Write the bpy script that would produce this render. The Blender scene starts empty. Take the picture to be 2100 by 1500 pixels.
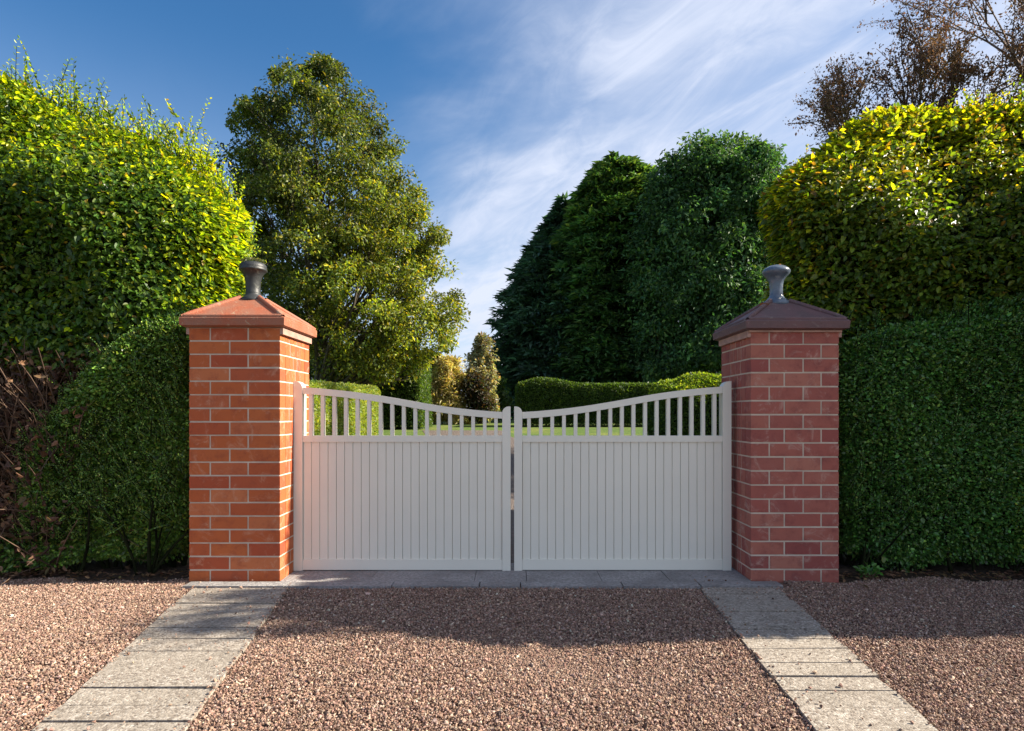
import bpy, bmesh, math
import numpy as np

rng = np.random.default_rng(11)
scene = bpy.context.scene
COL = scene.collection

# ------------------------------------------------------------------ camera
F, CX, HY, H = 1229.0, 1054.0, 848.0, 1.2      # focal length in photo pixels, vanishing point, eye height
cam_d = bpy.data.cameras.new("camera")
cam = bpy.data.objects.new("camera", cam_d)
COL.objects.link(cam)
cam.location = (0, 0, H)
cam.rotation_euler = (math.radians(90), 0, 0)
cam_d.sensor_width = 36
cam_d.lens = F / 2100 * 36
cam_d.shift_x = (1050 - CX) / 2100
cam_d.shift_y = (HY - 750) / 2100
cam_d.clip_start = 0.05
cam_d.clip_end = 3000
scene.camera = cam

# ------------------------------------------------------------------ sun, sky, exposure
SUN = np.array([1.05, 0.06, 0.69]); SUN = SUN / np.linalg.norm(SUN)
SUN_EL = math.asin(SUN[2]); SUN_AZ = math.atan2(SUN[0], SUN[1])
sd = bpy.data.lights.new("sun", 'SUN')
sd.energy = 5.0
sd.angle = math.radians(0.5)
sd.color = (1.0, 0.90, 0.74)
sun = bpy.data.objects.new("sun", sd)
COL.objects.link(sun)
sun.rotation_euler = (math.pi / 2 - SUN_EL, 0, -SUN_AZ + math.pi)
sun.location = (30, 10, 30)

scene.view_settings.view_transform = 'Standard'
scene.view_settings.look = 'None'
scene.view_settings.exposure = 1.42
scene.view_settings.gamma = 1
scene.view_settings.use_curve_mapping = False
scene.cycles.max_bounces = 7
scene.cycles.diffuse_bounces = 4
scene.cycles.glossy_bounces = 2
scene.cycles.transmission_bounces = 4
scene.cycles.transparent_max_bounces = 4
scene.cycles.sample_clamp_indirect = 6

world = bpy.data.worlds.new("World")
scene.world = world
world.use_nodes = True


class NT:
    """Small helper for building node trees."""
    def __init__(self, tree):
        self.t = tree
        tree.nodes.clear()

    def n(self, kind, **kw):
        nd = self.t.nodes.new(kind)
        ins = kw.pop('ins', {})
        for k, v in kw.items():
            setattr(nd, k, v)
        for k, v in ins.items():
            s = nd.inputs[k]
            if isinstance(v, bpy.types.NodeSocket):
                self.t.links.new(v, s)
            else:
                s.default_value = v
        return nd

    def math(self, op, a, b=0.0, c=0.0, clamp=False):
        nd = self.n('ShaderNodeMath', operation=op, use_clamp=clamp)
        for i, v in enumerate((a, b, c)):
            if isinstance(v, bpy.types.NodeSocket):
                self.t.links.new(v, nd.inputs[i])
            else:
                nd.inputs[i].default_value = v
        return nd.outputs[0]

    def smooth(self, v, lo, hi, a=0.0, b=1.0):
        nd = self.n('ShaderNodeMapRange', interpolation_type='SMOOTHSTEP')
        self.t.links.new(v, nd.inputs[0])
        for i, x in enumerate((lo, hi, a, b)):
            nd.inputs[i + 1].default_value = x
        return nd.outputs[0]

    def mix(self, f, a, b, blend='MIX'):
        nd = self.n('ShaderNodeMix', data_type='RGBA', blend_type=blend)
        for s, v in ((nd.inputs[0], f), (nd.inputs[6], a), (nd.inputs[7], b)):
            if isinstance(v, bpy.types.NodeSocket):
                self.t.links.new(v, s)
            elif isinstance(v, (tuple, list)) and len(v) == 3:
                s.default_value = (*v, 1)
            else:
                s.default_value = v
        return nd.outputs[2]

    def ramp(self, f, stops, interp='LINEAR'):
        nd = self.n('ShaderNodeValToRGB')
        cr = nd.color_ramp
        cr.interpolation = interp
        while len(cr.elements) < len(stops):
            cr.elements.new(0.5)
        for e, (p, c) in zip(cr.elements, stops):
            e.position = p
            e.color = (*c, 1) if len(c) == 3 else c
        self.t.links.new(f, nd.inputs[0])
        return nd.outputs[0]

    def noise(self, vec, scale, detail=4, rough=0.55, dist=0.0):
        nd = self.n('ShaderNodeTexNoise', ins={'Scale': scale, 'Detail': detail, 'Roughness': rough, 'Distortion': dist})
        if vec is not None:
            self.t.links.new(vec, nd.inputs['Vector'])
        return nd


w = NT(world.node_tree)
sky = w.n('ShaderNodeTexSky', sky_type='NISHITA', sun_disc=False, sun_elevation=SUN_EL,
          sun_rotation=SUN_AZ, air_density=1.0, dust_density=0.6, ozone_density=2.2, altitude=100)
gen = w.n('ShaderNodeTexCoord').outputs['Generated']
sep = w.n('ShaderNodeSeparateXYZ', ins={0: gen})
dx, dy, dz = sep.outputs
zz = w.math('ADD', w.math('MAXIMUM', dz, 0.0), 0.16)
cu = w.math('DIVIDE', dx, zz)
cv = w.math('DIVIDE', dy, zz)
cvec = w.n('ShaderNodeCombineXYZ', ins={0: cu, 1: cv, 2: 0.0}).outputs[0]
rt = w.n('ShaderNodeMapping', ins={0: cvec, 'Rotation': (0, 0, math.radians(40))}).outputs[0]
rt2 = w.n('ShaderNodeMapping', ins={0: cvec, 'Rotation': (0, 0, math.radians(62))}).outputs[0]
m1 = w.n('ShaderNodeMapping', ins={0: rt, 'Scale': (0.75, 1.6, 1)}).outputs[0]
m2 = w.n('ShaderNodeMapping', ins={0: rt2, 'Scale': (1.1, 2.9, 1)}).outputs[0]
n1 = w.noise(m1, 1.1, 6, 0.55, 0.5).outputs[0]
n2 = w.noise(m2, 2.6, 9, 0.62, 0.9).outputs[0]
cl = w.math('ADD', w.math('MULTIPLY', n1, 0.62), w.math('MULTIPLY', n2, 0.45))
side = w.smooth(w.math('ADD', w.math('SUBTRACT', dx, w.math('MULTIPLY', dz, 0.10)), w.math('MULTIPLY', w.math('SUBTRACT', n1, 0.5), 0.6)), -0.28, 0.14)
low = w.smooth(dz, 0.52, 0.02)
back = w.smooth(dy, 0.15, -0.5)  # cloud veil added behind the camera to whiten the fill light
veil = w.math('ADD', w.math('ADD', w.math('MULTIPLY', side, 0.42), w.math('MULTIPLY', low, 0.50)), w.math('MULTIPLY', back, 0.25))
wisps = w.math('MULTIPLY', w.smooth(cl, 0.40, 0.72), w.math('ADD', w.math('MULTIPLY', side, 0.56), w.math('MULTIPLY', low, 0.15)))
cmask = w.math('ADD', veil, wisps, clamp=True)
skyc = w.n('ShaderNodeHueSaturation', ins={'Color': sky.outputs[0], 'Saturation': 1.30, 'Value': 0.95}).outputs[0]
colr = w.mix(cmask, skyc, (4.5, 4.9, 5.9))
bg = w.n('ShaderNodeBackground', ins={'Color': colr, 'Strength': 0.066})
wo = w.n('ShaderNodeOutputWorld', ins={0: bg.outputs[0]})


# ------------------------------------------------------------------ helpers
def PX(px, Y): return (px - CX) / F * Y
def PZ(py, Y): return H - (py - HY) / F * Y


_gy = np.array([-400, 5.5, 10, 16, 26, 40, 60, 100, 900.0])
_gz = np.array([0, 0, .10, .29, .60, .76, .90, .97, 1.0])
def gz(Y): return np.interp(Y, _gy, _gz)


def unit(a):
    return a / np.maximum(np.linalg.norm(a, axis=-1, keepdims=True), 1e-9)


_nk = np.random.default_rng(5)
_ND = unit(_nk.normal(size=(24, 3))) * _nk.uniform(0.7, 1.5, (24, 1))
_NP = _nk.uniform(0, 6.28, 24)
def wob(P, f, s=0):
    """Smooth pseudo-noise in about -1..1."""
    k = np.arange(6) + 6 * (s % 4)
    return np.sin(P @ (_ND[k] * f).T + _NP[k] + s).sum(1) / 2.6


def tag(o, label=None, cat=None, group=None, kind=None):
    if label: o["label"] = label
    if cat: o["category"] = cat
    if group: o["group"] = group
    if kind: o["kind"] = kind
    return o


def thing(name, label, cat, loc=(0, 0, 0), group=None):
    o = bpy.data.objects.new(name, None)
    o.empty_display_size = 0.2
    COL.objects.link(o)
    o.location = loc
    return tag(o, label, cat, group)


def mesh_obj(name, chunks, mat, parent=None, smooth=False):
    """Link chunks [(verts, faces, tint or None)] in world coordinates as ONE mesh object."""
    off = np.array(parent.location) if parent else np.zeros(3)
    if parent and parent.parent: off = off + np.array(parent.parent.location)
    me = bpy.data.meshes.new(name)
    V, L, S, C = [], [], [], []
    base = 0; ls = 0
    has = any(c[2] is not None for c in chunks)
    for v, f, c in chunks:
        v = np.asarray(v, float).reshape(-1, 3); f = np.asarray(f, int)
        V.append(v - off); L.append((f + base).ravel())
        S.append(ls + np.arange(len(f)) * f.shape[1]); ls += f.size
        base += len(v)
        if has:
            c = np.ones((len(v), 3)) * (0.5 if c is None else c)
            C.append(c)
    V = np.concatenate(V); L = np.concatenate(L); S = np.concatenate(S)
    me.vertices.add(len(V)); me.vertices.foreach_set("co", V.ravel().astype(np.float32))
    me.loops.add(len(L)); me.loops.foreach_set("vertex_index", L.astype(np.int32))
    me.polygons.add(len(S)); me.polygons.foreach_set("loop_start", S.astype(np.int32))
    if has:
        C = np.concatenate(C)
        a = me.attributes.new("tint", 'FLOAT_COLOR', 'POINT')
        a.data.foreach_set("color", np.hstack([C, np.ones((len(C), 1))]).ravel().astype(np.float32))
    me.update(calc_edges=True)
    me.polygons.foreach_set("use_smooth", np.full(len(S), smooth))
    me.materials.append(mat)
    o = bpy.data.objects.new(name, me)
    COL.objects.link(o)
    if parent: o.parent = parent
    return o


def bm_obj(name, bm, mat, parent=None, smooth=False, bevel=0.0, seg=2):
    """Link a bmesh given in world coordinates, edges bevelled."""
    off = np.array(parent.location) if parent else np.zeros(3)
    if parent and parent.parent: off = off + np.array(parent.parent.location)
    if bevel:
        ed = [e for e in bm.edges if len(e.link_faces) == 2 and e.calc_face_angle(0) > 0.5]
        bmesh.ops.bevel(bm, geom=ed, offset=bevel, segments=seg, profile=0.7, affect='EDGES', clamp_overlap=True)
    bmesh.ops.translate(bm, verts=bm.verts, vec=tuple(-off))
    bmesh.ops.recalc_face_normals(bm, faces=bm.faces)
    me = bpy.data.meshes.new(name)
    bm.to_mesh(me); bm.free()
    me.polygons.foreach_set("use_smooth", np.full(len(me.polygons), smooth))
    me.materials.append(mat)
    o = bpy.data.objects.new(name, me)
    COL.objects.link(o)
    if parent: o.parent = parent
    return o


def add_box(bm, lo, hi):
    (x0, y0, z0), (x1, y1, z1) = lo, hi
    v = [bm.verts.new(p) for p in ((x0, y0, z0), (x1, y0, z0), (x1, y1, z0), (x0, y1, z0),
                                   (x0, y0, z1), (x1, y0, z1), (x1, y1, z1), (x0, y1, z1))]
    for f in ((0, 3, 2, 1), (4, 5, 6, 7), (0, 1, 5, 4), (1, 2, 6, 5), (2, 3, 7, 6), (3, 0, 4, 7)):
        bm.faces.new([v[i] for i in f])


def add_prism(bm, pts, y0, y1):
    """Extrude an outline of (x, z) points along y."""
    a = [bm.verts.new((x, y0, z)) for x, z in pts]
    b = [bm.verts.new((x, y1, z)) for x, z in pts]
    n = len(pts)
    bm.faces.new(a); bm.faces.new(b[::-1])
    for i in range(n):
        bm.faces.new((a[i], b[i], b[(i + 1) % n], a[(i + 1) % n]))


def tube(pts, rad, k=5):
    pts = np.asarray(pts, float); rad = np.asarray(rad, float)
    n = len(pts)
    d = unit(np.gradient(pts, axis=0))
    up = np.where(np.abs(d[:, 2:3]) > 0.9, np.array([[1.0, 0, 0]]), np.array([[0, 0, 1.0]]))
    s = unit(np.cross(d, up)); t = np.cross(s, d)
    a = np.arange(k) * 2 * math.pi / k
    V = (pts[:, None] + rad[:, None, None] * (np.cos(a)[None, :, None] * s[:, None] + np.sin(a)[None, :, None] * t[:, None])).reshape(-1, 3)
    i = np.arange(n - 1)[:, None] * k; j = np.arange(k)[None]
    Fq = np.stack([i + j, i + (j + 1) % k, i + k + (j + 1) % k, i + k + j], -1).reshape(-1, 4)
    return V, Fq, None


def lathe(cx, cy, prof, k=36, squash=None):
    prof = np.asarray(prof, float)
    a = np.arange(k) * 2 * math.pi / k
    V = np.stack([cx + prof[:, :1] * np.cos(a), cy + prof[:, :1] * np.sin(a), np.repeat(prof[:, 1:2], k, 1)], -1).reshape(-1, 3)
    n = len(prof)
    i = np.arange(n - 1)[:, None] * k; j = np.arange(k)[None]
    Fq = np.stack([i + j, i + (j + 1) % k, i + k + (j + 1) % k, i + k + j], -1).reshape(-1, 4)
    return V, Fq, None


def leaf_cards(P, D, N, L, W, C, oval=False, fold=0.12, droop=0.12):
    """Small folded leaves: base P, axis D, upper side N, length L, width W, tint C."""
    n = len(P)
    D = unit(D); S = unit(np.cross(D, N)); N = np.cross(S, D)
    L = np.broadcast_to(np.asarray(L, float).reshape(-1, 1), (n, 1)); Wd = np.broadcast_to(np.asarray(W, float).reshape(-1, 1), (n, 1))
    tip = P + D * L - N * L * droop
    if oval:
        up = N * Wd * fold
        a = P + D * L * .30; b = P + D * L * .68 - N * L * droop * .5
        V = np.stack([P, a + S * Wd * .5 + up, b + S * Wd * .42 + up, tip, b - S * Wd * .42 + up, a - S * Wd * .5 + up], 1)
        Fq = np.arange(n)[:, None, None] * 6 + np.array([[0, 1, 2, 3], [0, 3, 4, 5]])[None]
        return V.reshape(-1, 3), Fq.reshape(-1, 4), np.repeat(C, 6, 0)
    m = P + D * L * .45 + N * Wd * fold
    V = np.stack([P, m + S * Wd * .5, tip, m - S * Wd * .5], 1)
    Ft = np.arange(n)[:, None, None] * 4 + np.array([[0, 1, 2], [0, 2, 3]])[None]
    return V.reshape(-1, 3), Ft.reshape(-1, 3), np.repeat(C, 4, 0)


def palette(n, cols, weights, jit=0.22, hue=0.08):
    cols = np.array(cols, float)
    c = cols[rng.choice(len(cols), n, p=np.array(weights) / sum(weights))]
    c = c * np.exp(rng.normal(0, jit, (n, 1))) * np.exp(rng.normal(0, hue, (n, 3)))
    return np.clip(c, 0.004, 0.6)


# ------------------------------------------------------------------ materials
def new_mat(name):
    m = bpy.data.materials.new(name)
    m.use_nodes = True
    return m, NT(m.node_tree)


def leaf_mat(name, trans=0.4, rough=0.42, gain=(1.5, 1.35, 0.5), spec=0.5):
    m, t = new_mat(name)
    c = t.n('ShaderNodeAttribute', attribute_name='tint').outputs['Color']
    p = t.n('ShaderNodeBsdfPrincipled', ins={'Base Color': c, 'Roughness': rough, 'Specular IOR Level': spec})
    tc = t.mix(1.0, c, gain, 'MULTIPLY')
    tr = t.n('ShaderNodeBsdfTranslucent', ins={'Color': tc})
    mx = t.n('ShaderNodeMixShader', ins={0: trans, 1: p.outputs[0], 2: tr.outputs[0]})
    t.n('ShaderNodeOutputMaterial', ins={0: mx.outputs[0]})
    return m


def plain_mat(name, col, rough=0.6, var=0.25, scale=8.0, bump=0.0, bscale=60.0, col2=None, metallic=0.0, spec=0.5, spots=None):
    m, t = new_mat(name)
    co = t.n('ShaderNodeTexCoord').outputs['Object']
    n = t.noise(co, scale, 6, 0.6).outputs[0]
    f = t.smooth(n, 0.3, 0.7)
    c2 = col2 if col2 else tuple(x * (1 - var) for x in col)
    c = t.mix(f, tuple(x * (1 + (var if not col2 else 0)) for x in col), c2)
    if spots:
        c = t.mix(t.smooth(t.noise(co, spots[1], 6, 0.65, 0.6).outputs[0], 0.58, 0.66, 0, spots[2]), c, spots[0])
        c = t.mix(t.smooth(t.noise(co, 55, 5, 0.6).outputs[0], 0.62, 0.70, 0, 0.6), c, tuple(x * .4 for x in col))
    p = t.n('ShaderNodeBsdfPrincipled', ins={'Base Color': c, 'Roughness': rough, 'Metallic': metallic, 'Specular IOR Level': spec})
    if bump:
        b = t.noise(co, bscale, 8, 0.7).outputs[0]
        bn = t.n('ShaderNodeBump', ins={'Strength': bump, 'Distance': 0.01, 'Height': b})
        t.t.links.new(bn.outputs[0], p.inputs['Normal'])
    t.n('ShaderNodeOutputMaterial', ins={0: p.outputs[0]})
    return m


def brick_mat(name, stops, dark, stain):
    """Fired clay: each brick its own shade, with kiln marks, pale bloom and soot."""
    m, t = new_mat(name)
    co = t.n('ShaderNodeTexCoord').outputs['Object']
    ri = t.n('ShaderNodeNewGeometry').outputs['Random Per Island']
    c = t.ramp(ri, stops)
    n1 = t.noise(co, 11, 10, 0.72).outputs[0]
    c = t.mix(t.smooth(n1, 0.46, 0.72, 0, 0.75), c, dark)
    n4 = t.noise(co, 120, 6, 0.7).outputs[0]
    c = t.mix(t.smooth(n4, 0.60, 0.75, 0, 0.6), c, dark)
    n2 = t.noise(co, 7, 8, 0.75, 1.0).outputs[0]
    c = t.mix(t.smooth(n2, 0.52, 0.70, 0, 0.75), c, stain)
    mp = t.n('ShaderNodeMapping', ins={0: co, 'Scale': (1, 1, 6)}).outputs[0]
    n3 = t.noise(mp, 40, 8, 0.7).outputs[0]
    p = t.n('ShaderNodeBsdfPrincipled', ins={'Base Color': c, 'Roughness': 0.8, 'Specular IOR Level': 0.35})
    bn = t.n('ShaderNodeBump', ins={'Strength': 0.9, 'Distance': 0.005, 'Height': n3})
    t.t.links.new(bn.outputs[0], p.inputs['Normal'])
    t.n('ShaderNodeOutputMaterial', ins={0: p.outputs[0]})
    return m


M = {}
M['gate_paint'] = plain_mat('gate_paint', (0.755, 0.74, 0.65), 0.40, 0.02, 2.0, 0.03, 220)
M['brick_orange'] = brick_mat('brick_orange', [(0, (.46, .105, .032)), (.35, (.50, .135, .040)), (.7, (.40, .075, .030)), (1, (.54, .17, .065))], (.30, .065, .03), (.58, .30, .19))
M['brick_red'] = brick_mat('brick_red', [(0, (.34, .095, .075)), (.35, (.40, .14, .10)), (.7, (.29, .075, .065)), (1, (.43, .17, .12))], (.20, .055, .05), (.52, .34, .28))
M['mortar'] = plain_mat('mortar', (.70, .62, .51), 0.95, 0.15, 9, 0.9, 150, col2=(.56, .49, .40))
M['cap_terracotta'] = plain_mat('cap_terracotta', (.36, .095, .042), 0.68, 0.2, 7, 0.6, 90, col2=(.30, .13, .08), spots=((.42, .30, .20), 16, .6))
M['cap_purple'] = plain_mat('cap_purple', (.155, .072, .075), 0.55, 0.2, 7, 0.6, 90, col2=(.115, .065, .068), spots=((.24, .19, .17), 16, .55))
M['cap_stone'] = plain_mat('cap_stone', (.40, .24, .19), 0.7, 0.2, 12, 0.35, 90)
M['finial_dark'] = plain_mat('finial_dark', (.028, .031, .034), 0.5, 0.25, 14, 0.25, 50, col2=(.022, .025, .025), spots=((.11, .12, .10), 22, .6))
M['finial_grey'] = plain_mat('finial_grey', (.13, .17, .23), 0.22, 0.25, 14, 0.12, 40, col2=(.08, .10, .14), spots=((.26, .28, .28), 22, .5))
M['bark'] = plain_mat('bark', (.075, .06, .045), 0.9, 0.35, 6, 0.8, 14)
M['twig'] = plain_mat('twig', (.12, .075, .05), 0.9, 0.3, 10)
M['inner'] = plain_mat('inner', (.014, .018, .007), 0.98, 0.6, 9, 1.0, 30, spec=0.1)
M['leaf_beech'] = leaf_mat('leaf_beech', 0.5, 0.40, (1.55, 1.4, 0.35))
M['leaf_box'] = leaf_mat('leaf_box', 0.30, 0.28, (1.3, 1.3, 0.4))
M['leaf_tree'] = leaf_mat('leaf_tree', 0.5, 0.5, (1.5, 1.35, 0.45))
M['leaf_conifer'] = leaf_mat('leaf_conifer', 0.32, 0.6, (1.2, 1.3, 0.5), 0.3)
M['dry_leaf'] = leaf_mat('dry_leaf', 0.3, 0.7, (1.3, 1.1, 0.6), 0.3)


def ground_mat(name, cols, scale, bump, rough=0.95, big=None, vor=False):
    m, t = new_mat(name)
    co = t.n('ShaderNodeTexCoord').outputs['Object']
    if vor:
        v = t.n('ShaderNodeTexVoronoi', ins={'Vector': co, 'Scale': scale})
        f = t.n('ShaderNodeSeparateColor', ins={0: v.outputs['Color']}).outputs[0]
        hgt = t.math('SUBTRACT', 1.0, v.outputs['Distance'])
    else:
        f = t.noise(co, scale, 8, 0.7).outputs[0]
        hgt = f
        f = t.smooth(f, 0.3, 0.7)
    c = t.ramp(f, [(i / (len(cols) - 1), x) for i, x in enumerate(cols)])
    if big:
        nb = t.noise(co, big[0], 5, 0.6).outputs[0]
        c = t.mix(t.smooth(nb, 0.4, 0.7, 0, big[2]), c, big[1])
    p = t.n('ShaderNodeBsdfPrincipled', ins={'Base Color': c, 'Roughness': rough, 'Specular IOR Level': 0.25})
    bn = t.n('ShaderNodeBump', ins={'Strength': bump, 'Distance': 0.02, 'Height': hgt})
    t.t.links.new(bn.outputs[0], p.inputs['Normal'])
    t.n('ShaderNodeOutputMaterial', ins={0: p.outputs[0]})
    return m


M['soil'] = ground_mat('soil', [(.03, .022, .016), (.06, .042, .03), (.11, .075, .05)], 30, 1.0)
M['gravel_bed'] = ground_mat('gravel_bed', [(.12, .072, .053), (.23, .145, .108), (.35, .245, .185)], 105, 1.0, vor=True)
M['path_gravel'] = ground_mat('path_gravel', [(.10, .08, .072), (.16, .13, .115), (.22, .18, .16)], 60, 1.0, vor=True)
M['lawn'] = ground_mat('lawn', [(.035, .075, .012), (.065, .12, .02), (.11, .16, .035)], 12, 1.0, big=(0.7, (.20, .20, .045), 0.6))
M['meadow'] = ground_mat('meadow', [(.03, .06, .012), (.06, .10, .02)], 3, 0.6)
M['asphalt'] = ground_mat('asphalt', [(.06, .062, .07), (.09, .092, .10)], 20, 0.3)


def slab_mat():
    m, t = new_mat('slab')
    co = t.n('ShaderNodeTexCoord').outputs['Object']
    ri = t.n('ShaderNodeNewGeometry').outputs['Random Per Island']
    v = t.n('ShaderNodeTexVoronoi', ins={'Vector': co, 'Scale': 95.0})
    f = t.n('ShaderNodeSeparateColor', ins={0: v.outputs['Color']}).outputs[0]
    c = t.ramp(f, [(0, (.15, .122, .10)), (.35, (.29, .25, .21)), (.8, (.36, .315, .265)), (1, (.50, .455, .40))])
    n = t.noise(co, 5, 7, 0.7).outputs[0]
    c = t.mix(t.smooth(n, 0.45, 0.75, 0, 0.55), c, (.15, .13, .105))
    c = t.mix(t.math('MULTIPLY', ri, 0.3), c, (.33, .29, .24))
    p = t.n('ShaderNodeBsdfPrincipled', ins={'Base Color': c, 'Roughness': 0.9, 'Specular IOR Level': 0.25})
    h2 = t.math('ADD', t.math('MULTIPLY', v.outputs['Distance'], -0.6), t.noise(co, 140, 6, 0.7).outputs[0])
    bn = t.n('ShaderNodeBump', ins={'Strength': 0.75, 'Distance': 0.006, 'Height': h2})
    t.t.links.new(bn.outputs[0], p.inputs['Normal'])
    t.n('ShaderNodeOutputMaterial', ins={0: p.outputs[0]})
    return m


M['slab'] = slab_mat()
M['concrete'] = ground_mat('concrete', [(.20, .19, .19), (.31, .295, .29), (.40, .385, .38)], 45, 0.8, big=(3.0, (.17, .16, .155), 0.6))
M['pebble'] = None
_m, _t = new_mat('pebble')
_c = _t.n('ShaderNodeAttribute', attribute_name='tint').outputs['Color']
_p = _t.n('ShaderNodeBsdfPrincipled', ins={'Base Color': _c, 'Roughness': 0.75, 'Specular IOR Level': 0.3})
_t.n('ShaderNodeOutputMaterial', ins={0: _p.outputs[0]})
M['pebble'] = _m


# ------------------------------------------------------------------ ground, drive, lawn
def sheet(name, ys, xl, xr, lift, mat, nx=2, extra=None):
    ys = np.asarray(ys, float)
    xl = np.interp(ys, *xl) if isinstance(xl, tuple) else np.full(len(ys), float(xl))
    xr = np.interp(ys, *xr) if isinstance(xr, tuple) else np.full(len(ys), float(xr))
    u = np.linspace(0, 1, nx)
    X = xl[:, None] + (xr - xl)[:, None] * u
    Yg = np.repeat(ys[:, None], nx, 1)
    V = np.stack([X, Yg, gz(Yg) + lift], -1).reshape(-1, 3)
    i = np.arange(len(ys) - 1)[:, None] * nx; j = np.arange(nx - 1)[None]
    Fq = np.stack([i + j, i + j + 1, i + nx + j + 1, i + nx + j], -1).reshape(-1, 4)
    return tag(mesh_obj(name, [(V, Fq, None)], mat), kind='structure')


sheet('ground', [-300, -5, 5.5, 7, 10, 13, 16, 20, 26, 33, 40, 50, 60, 80, 100, 900], -700, 700, 0.0, M['meadow'], 3)
sheet('soil', [4.2, 5.5, 7, 8.5], -9, 9, 0.004, M['soil'], 3)
sheet('driveway', [-3, 0, 4.22], -9, 9, 0.008, M['gravel_bed'], 3)
sheet('garden_path', [4.60, 5.5, 7, 10, 13, 16, 20, 23.5], ([4.6, 10, 16, 20, 23.5], [-1.75, -1.8, -2.3, -2.9, -3.6]), ([4.6, 10, 16, 20, 23.5], [1.75, 1.5, .6, -.1, -.5]), 0.012, M['path_gravel'], 3)
sheet('lawn', [8.5, 10, 13, 16, 20, 26, 33, 40, 49.8], -40, 40, 0.004, M['lawn'], 5)
sheet('road', [50, 55, 60], -90, 90, 0.012, M['asphalt'], 3)

EDGE = {'left': (([4.20, 2.262, 1.4], [-2.20, -1.80, -1.62]), ([4.20, 2.262, 1.4], [-1.55, -1.231, -1.09])),
        'right': (([4.20, 2.262, 1.4], [1.27, 1.130, 1.07]), ([4.20, 2.262, 1.4], [1.80, 1.585, 1.49]))}
def ex(side, k, Y):
    a, b = EDGE[side][k]
    return np.interp(Y, a[::-1], b[::-1])

JOINT = {'left': [4.045, 3.88, 3.715, 3.43, 3.29, 3.138, 2.968, 2.711, 2.57, 2.418, 2.29, 2.17, 1.9, 1.6], 'right': [4.045, 3.9, 3.763, 3.554, 3.41, 3.27, 3.13, 2.998, 2.826, 2.682, 2.55, 2.398, 2.2, 1.95, 1.6]}
for s in ('left', 'right'):
    bm = bmesh.new()
    J = JOINT[s]
    for a, b in zip(J[:-1], J[1:]):
        g = 0.0028 + rng.uniform(0, .0035)
        jit = rng.normal(0, .006, 4)
        top = 0.024 + rng.normal(0, .0018)
        tl = rng.normal(0, .0012, 4)
        pts = [(ex(s, 0, b) + jit[0], b + g), (ex(s, 1, b) + jit[1], b + g), (ex(s, 1, a) + jit[2], a - g), (ex(s, 0, a) + jit[3], a - g)]
        lo = [bm.verts.new((x, y, -0.03)) for x, y in pts]
        hi = [bm.verts.new((x, y, top + d)) for (x, y), d in zip(pts, tl)]
        bm.faces.new(hi); bm.faces.new(lo[::-1])
        for i in range(4):
            bm.faces.new((lo[i], lo[(i + 1) % 4], hi[(i + 1) % 4], hi[i]))
    tag(bm_obj('paving_strip', bm, M['slab'], bevel=.004), kind='structure')

# kerb stones and the concrete sill under the gates
bm = bmesh.new()
kx = [-2.25, -1.56, -.83, -.235, .045, .74, 1.27, 1.83]
for a, b in zip(kx[:-1], kx[1:]):
    add_box(bm, (a + .004, 4.062, -.03), (b - .004, 4.170 + rng.normal(0, .003), .030 + rng.normal(0, .003)))
tag(bm_obj('kerb', bm, M['concrete'], bevel=.006), kind='structure')
bm = bmesh.new()
sx = [-1.648, -1.02, -.28, .09, .62, 1.10, 1.668]
for a, b in zip(sx[:-1], sx[1:]):
    add_box(bm, (a + .002, 4.186 + abs(rng.normal(0, .004)), -.03), (b - .002, 4.72, .020 + rng.normal(0, .002)))
tag(bm_obj('threshold', bm, M['concrete'], bevel=.006), kind='structure')


# gravel: loose stones as real geometry
def ico():
    b = bmesh.new()
    for c in ((1, 0, 0), (-.5, .87, .1), (-.5, -.87, -.1), (.3, .3, 1), (-.35, .2, .9), (.1, -.4, .95), (0, 0, -1)): b.verts.new(c)
    bmesh.ops.convex_hull(b, input=b.verts[:])
    b.verts.index_update()
    v = np.array([x.co[:] for x in b.verts]); f = np.array([[q.index for q in p.verts] for p in b.faces])
    b.free()
    return v, f


def pebbles(n, ylo, yhi):
    Y = np.sqrt(rng.uniform(ylo ** 2, yhi ** 2, n))
    X = rng.uniform(-1, 1, n) * (0.875 * Y + .85) + .0
    ok = np.ones(n, bool)
    for s in EDGE:
        e = rng.normal(0, .010, n)
        ok &= ~((X > ex(s, 0, Y) - .004 + e) & (X < ex(s, 1, Y) + .004 - e))
    edge = np.where(np.abs(X) < 1.9, 4.055, 4.26 + .05 * np.sin(X * 5) + .03 * np.sin(X * 13))
    ok &= Y < edge + rng.normal(0, .012, n)
    X, Y = X[ok], Y[ok]
    return X, Y


_v, _f = ico()
X, Y = pebbles(390000, 1.95, 4.42)
n = len(X)
r = np.exp(rng.normal(math.log(.0046), .34, n))
sc = np.stack([r * rng.uniform(.9, 1.5, n), r * rng.uniform(.75, 1.1, n), r * rng.uniform(.55, .9, n)], 1)
vv = _v[None] * (1 + rng.normal(0, .16, (n, len(_v), 1))) * sc[:, None]
tilt = rng.normal(0, .45, n); az = rng.uniform(0, 6.283, n)
ct, st = np.cos(tilt), np.sin(tilt)
x1 = vv[..., 0] * ct[:, None] + vv[..., 2] * st[:, None]; z1 = -vv[..., 0] * st[:, None] + vv[..., 2] * ct[:, None]
ca, sa = np.cos(az), np.sin(az)
vv = np.stack([x1 * ca[:, None] - vv[..., 1] * sa[:, None], x1 * sa[:, None] + vv[..., 1] * ca[:, None], z1], -1)
hz = .010 + .005 * wob(np.stack([X, Y, 0 * X], 1), 5, 1) + rng.uniform(-.004, .009, n)
vv += np.stack([X, Y, hz], 1)[:, None]
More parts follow.
